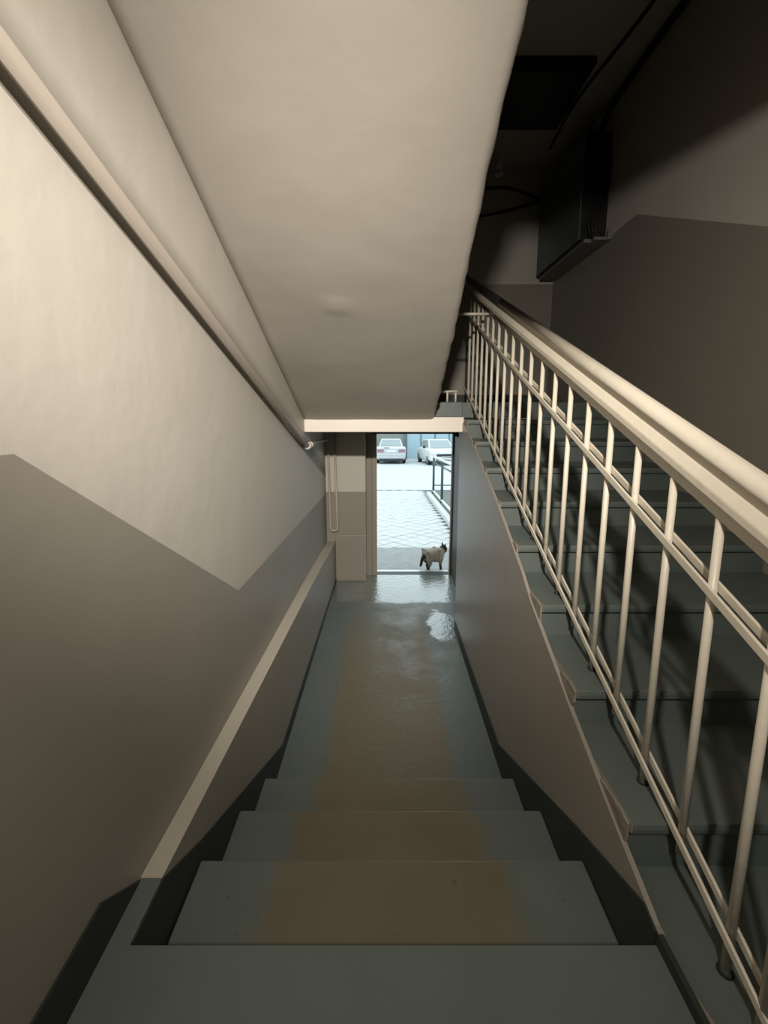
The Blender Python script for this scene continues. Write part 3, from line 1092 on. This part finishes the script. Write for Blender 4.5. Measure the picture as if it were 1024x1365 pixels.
b = nt.nodes['Principled BSDF']
b.inputs['Roughness'].default_value = 0.9
tc = nt.nodes.new('ShaderNodeTexCoord')


def dist_mask(p, r0, r1):
    vd = nt.nodes.new('ShaderNodeVectorMath')
    vd.operation = 'DISTANCE'
    vd.inputs[1].default_value = p
    nt.links.new(tc.outputs['Object'], vd.inputs[0])
    mr = nt.nodes.new('ShaderNodeMapRange')
    mr.inputs['From Min'].default_value = r0
    mr.inputs['From Max'].default_value = r1
    mr.inputs['To Min'].default_value = 1
    mr.inputs['To Max'].default_value = 0
    nt.links.new(vd.outputs['Value'], mr.inputs['Value'])
    return mr.outputs[0]


ms = [dist_mask((0.155, 0, 0.290), 0.065, 0.08), dist_mask((-0.195, 0, 0.115), 0.075, 0.10),
      dist_mask((-0.09, 0, 0.02), 0.085, 0.12), dist_mask((0.06, -0.034, 0.02), 0.06, 0.09), dist_mask((-0.16, 0, 0.19), 0.03, 0.06)]
acc = ms[0]
for x in ms[1:]:
    mx = nt.nodes.new('ShaderNodeMath')
    mx.operation = 'MAXIMUM'
    nt.links.new(acc, mx.inputs[0])
    nt.links.new(x, mx.inputs[1])
    acc = mx.outputs[0]
fur = nt.nodes.new('ShaderNodeTexNoise')
fur.inputs['Scale'].default_value = 22
nt.links.new(tc.outputs['Object'], fur.inputs['Vector'])
cr = nt.nodes.new('ShaderNodeMix')
cr.data_type = 'RGBA'
cr.inputs['A'].default_value = (0.10, 0.085, 0.065, 1)
cr.inputs['B'].default_value = (0.26, 0.23, 0.185, 1)
nt.links.new(fur.outputs['Fac'], cr.inputs['Factor'])
mx = nt.nodes.new('ShaderNodeMix')
mx.data_type = 'RGBA'
nt.links.new(acc, mx.inputs['Factor'])
nt.links.new(cr.outputs['Result'], mx.inputs['A'])
mx.inputs['B'].default_value = (0.006, 0.005, 0.005, 1)
nt.links.new(mx.outputs['Result'], b.inputs['Base Color'])
me.materials.append(catm)
cat = bpy.data.objects.new('cat', me)
COL.objects.link(cat)
sk = cat.modifiers.new('skin', 'SKIN')
for i, (v, r) in enumerate(ct_verts):
    me.skin_vertices[0].data[i].radius = (r * (1.25 if i < 7 else 1.08),) * 2
    me.skin_vertices[0].data[i].use_root = (i == 1)
sk.use_smooth_shade = True
sb = cat.modifiers.new('sub', 'SUBSURF')
sb.levels = 2
sb.render_levels = 2
cat['label'] = 'cream and dark brown cat standing just outside the open street door'
cat['category'] = 'cat'
cat.location = (0.60, 4.79, gz(4.83))
cat.rotation_euler = (0, 0, math.radians(25))
for s in (-1, 1):
    bm = bmesh.new()
    base = Vector((0.128, 0.028 * s, 0.302))
    ring = [bm.verts.new(base + Vector((0.009 * math.cos(a), 0.020 * math.sin(a), 0.004 * math.sin(a) * -s))) for a in
            [2 * math.pi * k / 8 for k in range(8)]]
    tip = bm.verts.new(base + Vector((-0.004, 0.008 * s, 0.042)))
    for k in range(8):
        bm.faces.new((ring[k], ring[(k + 1) % 8], tip))
    bm.faces.new(ring[::-1])
    finish('ear', bm, catm, cat, smooth=True)
